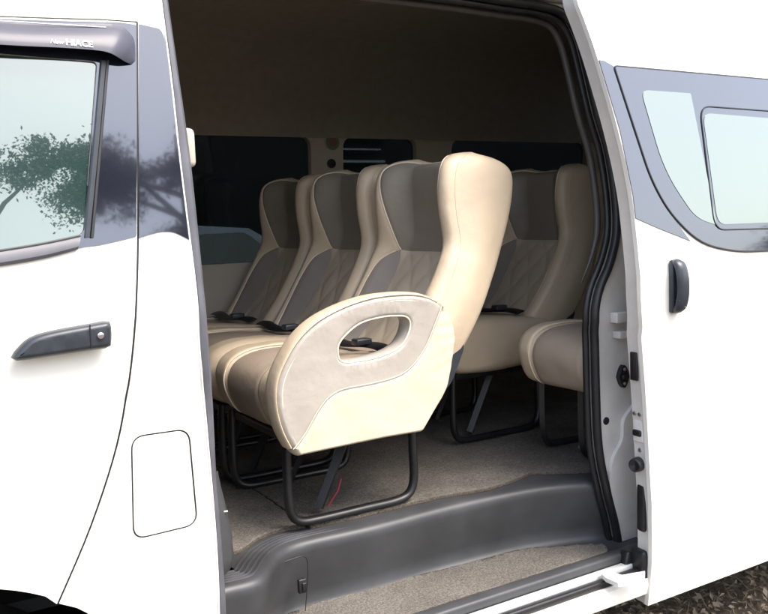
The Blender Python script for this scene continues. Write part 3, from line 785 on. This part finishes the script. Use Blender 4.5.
# well floor
bm = bmesh.new(); bm.faces.new([bm.verts.new(p) for p in ((.58, -.005, ZW-.004), (1.93, -.005, ZW-.004), (1.93, .5, ZW-.004), (.58, .5, ZW-.004))]); obj('well_floor', bm, PLASTIC, van)
# service cover in the riser
def onrise(px, py):
    # intersect with a vertical plane through the riser near the left part
    return onY(px, py, .155)
cv = [onrise(*p) for p in ((286, 563), (303, 556.5), (309, 560), (307, 610))]
tube('cover_seam', [(p.x, .1615, p.y) for p in cr([onrise(*p) for p in ((262, 571), (288, 562), (303, 557.5), (308.5, 562), (308.5, 585), (306.5, 612))], 4)], .0012, RUBBER, riser, seg=5)
x_, z_ = onrise(302.5, 586); lt = box('cover_latch', (x_, .157, z_), (.022, .012, .036), RUBBER, riser, bev=.003)
box('latch_tab', (x_+.003, .150, z_-.002), (.012, .006, .022), STEEL, lt, bev=.002)
# inner pillar trim on the left, a curved satin piece with a bolt
bm = bmesh.new(); rows = []
for (px, py, wd) in ((216, 470, 3), (219, 485, 10), (224, 505, 12), (230, 530, 12), (232, 555, 11), (230, 566, 10), (224, 572, 6)):
    x, z = onY(px, py, .06); rows.append([bm.verts.new(q) for q in ((.575, .03, z), (x-.012, .035, z), (x+.002, .055, z), (x+.008, .10, z), (x+.004, .2, z))])
for a, b in zip(rows, rows[1:]):
    for k in range(4): bm.faces.new((a[k], a[k+1], b[k+1], b[k]))
pt = obj('pillar_trim', bm, PLASTIC, van, ang=70)
x_, z_ = onY(222, 512, .045); cyl('bolt', (x_-.01, .045, z_), (1, -.35, .05), .0035, .022, SCREW, pt, seg=10)
# sills: black trim, white strip, black rubber, painted rocker
def sillbar(name, p0, p1, z, h, wdt, mt, bev=.004):
    a = Vector((*onZ(*p0, z), z)); b = Vector((*onZ(*p1, z), z)); d = (b-a); 
    a = a - d.normalized()*((a.x-.585)/max(.01, d.normalized().x)) if a.x > .585 else a
    L = (b-a).length; c = (a+b)/2; ang = math.atan2(d.y, d.x)
    bm = bmesh.new(); boxbm(bm, (0, 0, 0), (L, wdt, h), bev)
    for v in bm.verts: v.co = Matrix.Rotation(ang, 3, 'Z') @ v.co + c + Vector((0, 0, -h/2))
    return obj(name, bm, mt, van)
box('sill_trim', (1.235, -.012, .432), (1.27, .040, .03), PLASTIC, van, bev=.008)
box('sill_strip', (1.235, -.045, .412), (1.27, .026, .02), ALU, van, bev=.004)
box('sill_rubber', (1.255, -.070, .402), (1.29, .022, .022), RUBBER, van, bev=.006)
bm = bmesh.new()
rk = [(-.075, .392), (-.088, .396), (-.100, .390), (-.104, .372), (-.098, .345), (-.07, .325), (.2, .32), (.2, .39)]
rows = [[bm.verts.new((x, y, z)) for y, z in rk] for x in (.60, .9, 1.2, 1.5, 1.80, 1.95, 2.6, 3.9)]
for a, b in zip(rows, rows[1:]):
    for k in range(len(rk)): bm.faces.new((a[k], a[(k+1) % 8], b[(k+1) % 8], b[k]))
bm.faces.new(rows[0]); bm.faces.new(rows[-1][::-1])
obj('rocker', bm, PAINT, van)
# lower rail arm plate, pale, resting on the sill at the jamb foot
arm = [onZ(*p, .43) for p in ((601, 573), (606, 578), (618, 583), (645, 577), (645, 571), (622, 575), (612, 572))]
bm = bmesh.new(); bm.faces.new([bm.verts.new((p[0], p[1], .43)) for p in arm]); r = bmesh.ops.extrude_face_region(bm, geom=bm.faces[:])
for v in [q for q in r['geom'] if isinstance(q, bmesh.types.BMVert)]: v.co.z -= .012
bmesh.ops.triangulate(bm, faces=[f for f in bm.faces if len(f.verts) > 4])
obj('rail_arm', bm, JAMB, van)

# ================================================================== CARPETS (loose pieces)
def carpet(name, poly, z, label, hole=None, thick=.009):
    bm = bmesh.new(); P = resample(poly, .01)
    P = [p+Vector((noise.noise(Vector((p.x*60, p.y*60, 0)))*.0025, noise.noise(Vector((p.x*60, p.y*60, 9)))*.0025)) for p in P]
    fill2d(bm, [P], (.02, .02))
    for v in bm.verts:
        x, y = v.co.x, v.co.z
        v.co = Vector((x, y, z+thick+.0025*noise.noise(Vector((x*7, y*7, 1)))+.0015*noise.noise(Vector((x*45, y*45, 1)))))
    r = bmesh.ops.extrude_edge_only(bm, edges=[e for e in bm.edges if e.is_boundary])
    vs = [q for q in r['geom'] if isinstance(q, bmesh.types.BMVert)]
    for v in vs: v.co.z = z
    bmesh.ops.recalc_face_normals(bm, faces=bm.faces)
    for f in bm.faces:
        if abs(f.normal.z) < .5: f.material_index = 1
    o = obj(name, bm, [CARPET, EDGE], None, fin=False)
    for p in o.data.polygons: p.use_smooth = True
    return tag(o, label, 'carpet')
fr1 = [onZ(*p, ZF+.004) for p in ((240, 552), (249, 546), (258, 539), (272, 533), (290, 529), (306, 526.5))]
fr2 = [onZ(*p, ZF+.004) for p in ((311, 527.5), (350, 519), (400, 507), (440, 497.5), (486, 490), (510, 483), (532, 473.5), (560, 473), (593, 472))]
xs = fr1[-1][0]+.004
carpet('floor_carpet', [(.60, fr1[0][1]-.01)]+fr1+[(xs, 1.0), (.60, 1.0)], ZF, 'left piece of beige floor carpet beside the front pillar, cut at a seam')
carpet('floor_carpet', fr2+[(1.95, fr2[-1][1]-.02), (3.9, .35), (3.9, 1.66), (.60, 1.66), (.60, 1.006), (fr2[0][0], 1.006)], ZF, 'large beige floor carpet under the seats, frayed edge along the step')
wl = [onZ(*p, ZW+.01) for p in ((293, 613), (330, 598), (358, 590), (440, 571), (523, 550), (579, 545), (604, 545), (608, 551), (597, 561))]
carpet('step_carpet', [(.60, .008), (.60, .2)]+[(p[0], p[1]) for p in wl]+[(1.60, .012), (1.2, .012)], ZW, 'beige carpet lying in the sunken entry step', thick=.014)

# ================================================================== SEATS
def lerp_keys(K, t):
    n = len(K)-1; s = t*n; i = min(int(s), n-1); u = s-i
    a, b, c, d = K[max(i-1, 0)], K[i], K[i+1], K[min(i+2, n)]
    f = lambda a, b, c, d: .5*((2*b)+(-a+c)*u+(2*a-5*b+4*c-d)*u*u+(-a+3*b-3*c+d)*u**3)
    if isinstance(b, (tuple, list)): return tuple(f(*q) for q in zip(a, b, c, d))
    return f(a, b, c, d)
KF = [(1.12, .99), (1.165, 1.04), (1.225, 1.12), (1.283, 1.21), (1.332, 1.295), (1.358, 1.36), (1.352, 1.445), (1.352, 1.52), (1.368, 1.574), (1.408, 1.600), (1.455, 1.608)]
KB = [(1.30, .93), (1.345, .985), (1.40, 1.055), (1.455, 1.14), (1.503, 1.23), (1.545, 1.31), (1.590, 1.42), (1.608, 1.50), (1.604, 1.552), (1.562, 1.585), (1.49, 1.606)]
HW = [.175, .195, .208, .212, .208, .198, .190, .188, .184, .172, .148]
REC = [.030, .045, .055, .06, .066, .070, .075, .070, .058, .040, .014]
TN = .475                                        # neck height in t
def sstep(a, b, x):
    x = max(0, min(1, (x-a)/(b-a))); return x*x*(3-2*x)
def b1f(t):
    if t >= TN:
        s = (t-TN)/(.965-TN)
        if s >= 1: return .015
        return max(.015, (.59+.23*math.sin(min(1, s*1.5)*math.pi/2))*(1-max(0, (s-.5)/.5)**3.4)**.45)
    s = (TN-t)/TN
    return .59+.22*(1-math.exp(-s*9))-.10*s**3
def b2f(t):
    if t >= TN: return b1f(t)*(1-.25*min(1, (t-TN)/.08))
    s = (TN-t)/TN
    return .59-.05*math.sin(s*3.1)+.095*s**3
def backrest(seat, y0, x0):
    NR = 84; n2, n1, n0 = 22, 6, 14
    yc = y0+.23
    rN = round(TN*NR)
    grid = []; tags = []
    for r in range(NR+1):
        t = r/NR
        if r == rN: t = TN
        pf = Vector(lerp_keys(KF, t))+Vector((.032, 0)); pb = Vector(lerp_keys(KB, t))+Vector((.032, 0)); hw = lerp_keys(HW, t)*1.075; rec = lerp_keys(REC, t)
        L = (pb-pf).length; d = (pb-pf)/L
        cr_ = min(.03, L*.35)
        b1, b2 = b1f(t), b2f(t)
        us = [b2*k/n2 for k in range(n2)]+[b2+(b1-b2)*k/n1 for k in range(n1)]+[b1+(1-b1)*(1-(1-k/n0)**1.0) for k in range(n0+1)]
        us = [-u for u in us[:0:-1]]+us
        row = []
        u0 = .36 if t > TN else .50; u0 = .50-.14*sstep(TN-.05, TN+.08, t)
        for u in us:
            a = abs(u)
            q = rec*(1-sstep(u0, .84, a)*.85-.15*max(0, min(1, (a-u0)/(.84-u0))))
            if a > .84:
                s = (a-.84)/.16; q += cr_*(1-math.sqrt(max(0, 1-s*s)))
            # puff between seams, groove at the seams
            for bb in ((b1,) if t > TN else (b1, b2)):
                q += .0045*math.exp(-((a-bb)*hw/.004)**2)
            if t > TN: q += .0035*math.exp(-((t-TN)*.75/.004)**2)*(1 if a < b1 else 0)
            elif a < b1: q += .0035*math.exp(-((t-TN)*.75/.004)**2)
            # diamond quilting of the centre panel
            if t < TN-.015 and a < b2-.01:
                yy = u*hw; ss = t*.78
                A = (yy/.105+ss/.125); B = (yy/.105-ss/.125)
                da = abs(A-round(A)); db = abs(B-round(B))
                q += .0028*(math.exp(-(min(da, db)/.045)**2))-.0030*min(1, (da*db*9))
            # slight wrinkle
            q += .0012*noise.noise(Vector((u*5+x0, t*9, y0)))
            P = pf+d*q
            lift = 0
            if t > .8: lift = -.020*sstep(.8, 1, t)*(1-sstep(.3, .75, a))
            row.append(Vector((P.x, yc+u*hw, P.y+lift)))
        nf = len(row)
        # right side -> back -> left side
        back = []
        ub = 1.0
        for k in range(1, 9):
            s = k/8; qq = cr_+(L-2*cr_)*s; P = pf+d*qq; back.append(Vector((P.x, yc+hw*(1+.05*math.sin(s*math.pi)), P.y)))
        for k in range(1, 5):
            a = math.pi/2*k/4; qq = L-cr_+cr_*math.sin(a); P = pf+d*qq; back.append(Vector((P.x, yc+hw-cr_*(1-math.cos(a)), P.y)))
        for k in range(1, 12):
            s = 1-2*k/12; P = pf+d*(L+.012*(1-s*s)*min(1, L/.1)); back.append(Vector((P.x, yc+(hw-cr_)*s, P.y-(.02*sstep(.8, 1, t)*(1-abs(s))))))
        for k in range(4, 0, -1):
            a = math.pi/2*k/4; qq = L-cr_+cr_*math.sin(a); P = pf+d*qq; back.append(Vector((P.x, yc-hw+cr_*(1-math.cos(a)), P.y)))
        for k in range(8, 0, -1):
            s = k/8; qq = cr_+(L-2*cr_)*s; P = pf+d*qq; back.append(Vector((P.x, yc-hw*(1+.05*math.sin(s*math.pi)), P.y)))
        grid.append(row+back); 
    ncol = len(grid[0]); nhalf = n2+n1+n0; nf = 2*nhalf+1
    def zone(r, c):
        if c >= nf-1: return 'shell'
        k = (c-nhalf) if c >= nhalf else (nhalf-1-c)   # interval index outwards from the centre
        if r >= rN:
            if k < n2+n1 and (r+.5)/NR < .965: return 'head'
            return 'shell'
        if k < n2: return 'quilt'
        if k < n2+n1: return 'stripL' if c < nhalf else 'stripR'
        return 'shell'
    sets = {}
    for r in range(NR):
        for c in range(ncol): sets.setdefault(zone(r, c), []).append((r, c))
    def build(zn):
        bm = bmesh.new(); mp = {}
        def V(r, c):
            c %= ncol
            if (r, c) not in mp: mp[(r, c)] = bm.verts.new(grid[r][c])
            return mp[(r, c)]
        for r, c in sets[zn]:
            vs = [V(r, c), V(r, c+1), V(r+1, c+1), V(r+1, c)]
            try: bm.faces.new(vs)
            except ValueError: pass
        if zn == 'shell':
            top = [V(NR, c) for c in range(ncol)]; cen = sum((v.co for v in top), Vector())/ncol
            # close the top with strips front to back
            cols = list(range(nf)); bk = list(range(nf, ncol))
            cv = []
            mid = [bm.verts.new(Vector((cen.x, grid[NR][c].y*.97+yc*.03, grid[NR][c].z+.001))) for c in range(nf)]
            for c in range(nf-1): bm.faces.new((V(NR, c), V(NR, c+1), mid[c+1], mid[c]))
            rest = [V(NR, c) for c in range(nf-1, ncol)]+[V(NR, 0)]
            try:
                f = bm.faces.new(mid+[v for v in rest[::-1] if v not in mid][0:0]+rest)
                bmesh.ops.triangulate(bm, faces=[f])
            except ValueError: pass
            try: bm.faces.new([V(0, c) for c in range(ncol)][::-1])
            except ValueError: pass
        return bm
    sh = obj('backrest', build('shell'), CREAM, seat, ang=75)
    obj('headrest_insert', build('head'), TAUPE, sh, ang=75)
    obj('quilted_panel', build('quilt'), QUILT, sh, ang=75)
    obj('side_insert', build('stripL'), STRIPE, sh, ang=75)
    obj('side_insert', build('stripR'), STRIPE, sh, ang=75)
    # piping along the seams
    def pathU(fn, t0, t1, sgn, lift=.001):
        pts = []
        for r in range(NR+1):
            t = r/NR
            if t0 <= t <= t1:
                b1, b2 = b1f(t), b2f(t)
                idx = nhalf+sgn*(n2+n1 if fn == 1 else n2); p = grid[r][idx]; pts.append(Vector((p.x-.0015, p.y, p.z+.001)))
        return pts
    bm = bmesh.new()
    A = pathU(1, TN, .96, 1); B = pathU(1, TN, .96, -1)
    tubebm(bm, A+B[::-1], .0026, seg=6)
    obj('piping', bm, PIPE, sh)
    for sg in (1, -1):
        bm = bmesh.new(); tubebm(bm, pathU(1, .0, TN, sg), .0024, seg=6); obj('piping', bm, PIPE, sh)
    # outer welt, where the front rim meets the side
    for sg in (0, nf-1):
        bm = bmesh.new(); tubebm(bm, [Vector((grid[r][sg].x+.004, grid[r][sg].y-(.0004 if sg == 0 else -.0004), grid[r][sg].z)) for r in range(2, NR-3)], .0016, seg=5)
        obj('seam_welt', bm, CREAM, sh)
    return sh
def cushion(seat, y0, wd=.46, bw=.11, nb=.11, dx=0, pipes=1, X0=.0, front=.84, mats=None):
    prof = cr([(.845, .93), (.832, .985), (.855, 1.035), (.92, 1.062), (1.02, 1.066), (1.15, 1.055), (1.28, 1.045), (1.335, 1.02), (1.34, .93), (1.24, .885), (1.10, .872), (.96, .874), (.88, .885)], 5, True)
    cen = Vector((1.08, .965))
    def cut(v0, v1, mt, name, e0, e1, lift=0):
        bm = bmesh.new(); rows = []; n = 16
        for k in range(n+1):
            s = k/n; v = v0+(v1-v0)*s
            d0, d1 = (v-v0), (v1-v)
            def sh(d, r): return 0 if d >= r else r*(1-math.sqrt(max(0, 1-((r-d)/r)**2)))
            ins = max(sh(d0, e0), sh(d1, e1))
            ring = []
            for i, p in enumerate(prof):
                dd = (p-cen); ln = dd.length; q = p-dd/ln*ins*1.0
                up = lift if p.y > .98 else lift*.4
                w = .002*noise.noise(Vector((p.x*14, v*12, p.y*14+y0)))
                ring.append(bm.verts.new((q.x+dx-up*.5+w, y0+v, q.y+up+w)))
            rows.append(ring)
        m_ = len(prof)
        for a, b in zip(rows, rows[1:]):
            for k in range(m_): bm.faces.new((a[k], a[(k+1) % m_], b[(k+1) % m_], b[k]))
        bm.faces.new(rows[0]); bm.faces.new(rows[-1][::-1])
        return obj(name, bm, mt, seat, ang=70), rows
    c0, _ = cut(nb, wd-bw, TAUPEL, 'seat_cushion', .012, .012)
    cut(.0, nb-.0005, CREAM, 'side_bolster', .05, .008, .008)
    cut(wd-bw+.0005, wd, CREAM, 'side_bolster', .008, .05, .008)
    # grey band across the top behind the front edge, and piping
    for v in ((wd-bw,) if pipes == 1 else (nb, wd-bw)):
        bm = bmesh.new(); tubebm(bm, [(p.x+dx, y0+v, p.y) for p in [(q-cen)*1.006+cen+Vector((-.003, .004)) for q in prof]], .0019, seg=6, closed=True); obj('piping', bm, PIPE, c0)
    return c0
TAUPEL = leather('light_taupe_leather', (.36, .29, .225), .45)
def frame_u(seat, y, bar=.0145):
    pts = [(.872, .885), (.868, .80), (.868, .715), (.876, .672), (.900, .652), (.95, .647), (1.10, .647), (1.19, .647), (1.235, .660), (1.252, .700), (1.252, .78), (1.252, .90)]
    P = [(p.x, y, p.y) for p in cr(pts, 4)]
    tube('leg_frame', P, bar, STEEL, seat, seg=10, flat=.8, up=(0, 1, 0))
def make_seat(y0, label, arm=False, x0=0):
    s = empty('passenger_seat', (1.1+0, y0+.215, ZF), label, 'seat', 'reclining passenger seats bolted in rows')  # van seat fixed to the floor, not a loose chair
    backrest(s, y0, x0)
    cushion(s, y0)
    frame_u(s, y0+.035); frame_u(s, y0+.42)
    bm = bmesh.new(); boxbm(bm, (1.07, y0+.215, .872), (.40, .36, .022), .004); obj('seat_pan', bm, STEEL, s)
    for p0, p1, rr in (((.985, y0+.10, .652), (1.10, y0+.10, .88), .015), ((1.0, y0+.33, .652), (1.13, y0+.33, .88), .010)):
        bm = bmesh.new(); tubebm(bm, [p0, p1], rr, seg=4); obj('brace', bm, STEEL, s)
    bm = bmesh.new()
    bp_ = [(1.165+.010*math.sin(k*.55+1), y0+.03+.40*k/12, 1.074+.004*math.sin(k*.8)) for k in range(13)]
    tubebm(bm, cr(bp_, 3), .020, seg=8, flat=.18, up=(1, 0, .3)); obj('lap_belt', bm, RUBBER, s)
    bm = bmesh.new(); boxbm(bm, (1.15, y0+.12, 1.088), (.05, .035, .018), .005); obj('belt_buckle', bm, SATIN, s)
    # recliner cover beside the hinge
    bm = bmesh.new()
    lp = rnd([(1.27, .90), (1.37, .95), (1.425, 1.06), (1.40, 1.10), (1.30, 1.0)], .03, 4)
    fill2d(bm, [lp])
    for v in bm.verts: v.co.y = y0+.010
    r = bmesh.ops.extrude_face_region(bm, geom=bm.faces[:])
    for v in [q for q in r['geom'] if isinstance(q, bmesh.types.BMVert)]: v.co.y += .022
    obj('recliner_cover', bm, SATIN, s)
    return s
def copy_tree(o, parent=None):
    c = o.copy(); C.objects.link(c)
    if parent: c.parent = parent
    for ch in list(o.children): copy_tree(ch, c)
    return c
Y0 = .215
seatA = make_seat(Y0, 'cream and taupe seat nearest the door opening, with big oval armrest on its side')
def place(lab, dx, y):
    s = copy_tree(seatA); s['label'] = lab; s.location = seatA.location+Vector((dx, y-Y0, 0)); return s
SP = .468
s2 = place('cream and taupe seat second from the door, directly beside the one with the armrest', 0, Y0+SP)
s3 = place('cream and taupe seat farthest from the door, against the far dark window', 0, Y0+2*SP)
s4 = place('shaded seat in the row behind, its headrest next to the rear edge of the opening', .81, .615)

# armrest on seat A (only this one has it)
arm_px = [(298, 456), (291, 448), (283, 432), (277, 410), (276.5, 388), (283, 367), (297, 342), (316, 323), (340, 308.5), (368, 298.5), (396, 294), (421, 294.5), (439, 301), (450, 316), (454.5, 336), (452, 360), (446, 388), (434, 410), (423, 431), (385, 437.5), (340, 447)]
hole_px = [(341, 356), (341, 346), (348, 336), (362, 325), (381, 319.3), (397, 317.8), (407, 319), (409.5, 326), (405, 339), (396, 348), (378, 355.5), (355, 360), (344, 360)]
AY = .165
outer = [Vector(onY(*p, AY)) for p in arm_px]
bot = outer[-2:]; crv = cr(outer[:19], 5)
outer_s = crv + bot
hole_s = cr([Vector(onY(*p, AY)) for p in hole_px], 5, True)
arm = pillow(outer_s, [hole_s], AY+.034, .068, .014, GREIGE, 'armrest', seatA, grid=.02,
             wrinkle=lambda x, z: .0015*noise.noise(Vector((x*14, 0, z*14))))
low_px = [(442, 303), (433, 327), (424, 348), (411, 366), (396, 376), (371, 383), (343, 388.5), (328, 397), (317, 411), (306, 431), (297, 444), (292.5, 449)]
lowc = cr([Vector(onY(*p, AY)) for p in low_px], 5)
# outer loop part from bottom-left corner to top right of the low cover
oo = [Vector(onY(*p, AY)) for p in ((298, 458), (340, 449), (385, 439.5), (423.5, 433), (436, 411), (448, 389), (454, 360), (456.5, 336), (452, 315))]
oc = [oo[0], oo[1], oo[2]]+cr(oo[3:], 5)
def wr(x, z):
    ex = (x-1.30)
    s = sstep(1.24, 1.36, x)
    v = .0016*s*math.sin((z*1.0-x*.35)*170+2*noise.noise(Vector((x*20, z*9, 0))))*(.5+.5*noise.noise(Vector((x*9, z*16, 3))))
    return v+.001*noise.noise(Vector((x*11, 2, z*11)))
pillow(lowc+oc, [], AY+.034, .078, .012, CREAML, 'lower_cover', arm, grid=.008, wrinkle=wr)
# cream rim along the upper edge with its seam
rimc = cr([Vector(onY(*p, AY)) for p in ((292, 449), (283.5, 432), (277.5, 410), (277, 388), (283.5, 367), (297.5, 342.5), (316, 323.5), (340, 309.5), (368, 299.3), (396, 295), (421, 295.5), (438, 302))], 6)
bm = bmesh.new(); tubebm(bm, [(p.x, AY+.033, p.y) for p in rimc], .031, seg=20, flat=.20, up=(0, 1, 0)); obj('rim_band', bm, CREAM, arm)
rin = []
for i, p in enumerate(rimc):
    a, b = rimc[max(i-1, 0)], rimc[min(i+1, len(rimc)-1)]; t_ = (b-a).normalized(); rin.append(p+Vector((t_.y, -t_.x))*.016)
bm = bmesh.new(); tubebm(bm, [(p.x, AY+.0012, p.y) for p in rin], .0014, seg=5)
obj('stitching', bm, PIPE, arm)
bm = bmesh.new(); tubebm(bm, [(p.x, AY-.004, p.y) for p in lowc], .0012, seg=5); obj('stitching', bm, PIPE, arm)
bm = bmesh.new(); tubebm(bm, [(p.x, AY+.004, p.y) for p in offset_loop(hole_s, -.005)], .0022, seg=6, closed=True); obj('hole_piping', bm, PIPE, arm)
# red release strap on the seat brace
tube('release_strap', [(1.0, .29, .66), (1.03, .285, .70), (1.04, .285, .73)], .0035, RED, seatA, seg=6)

# folded jump seat at the rear edge of the opening
j = empty('folding_seat', (1.95, .36, ZF), 'single cushion with cream end and taupe middle beside the rear door seal', 'seat')
cushion(j, .085, wd=.335, bw=.085, nb=.02, dx=.925)
tube('leg_frame', [(p.x, .42, p.y) for p in cr([(1.88, .90), (1.88, .72), (1.90, .66), (1.95, .65), (2.1, .65), (2.14, .68), (2.15, .90)], 4)], .012, STEEL, j, seg=4, up=(0, 1, 0))
tube('leg_frame', [(p.x, .24, p.y) for p in cr([(1.88, .90), (1.88, .72), (1.90, .66), (1.95, .65), (2.1, .65), (2.14, .68), (2.15, .90)], 4)], .012, STEEL, j, seg=4, up=(0, 1, 0))
bm = bmesh.new(); tubebm(bm, [(1.93, .3, .655), (2.05, .3, .9)], .009, seg=4); obj('brace', bm, STEEL, j)
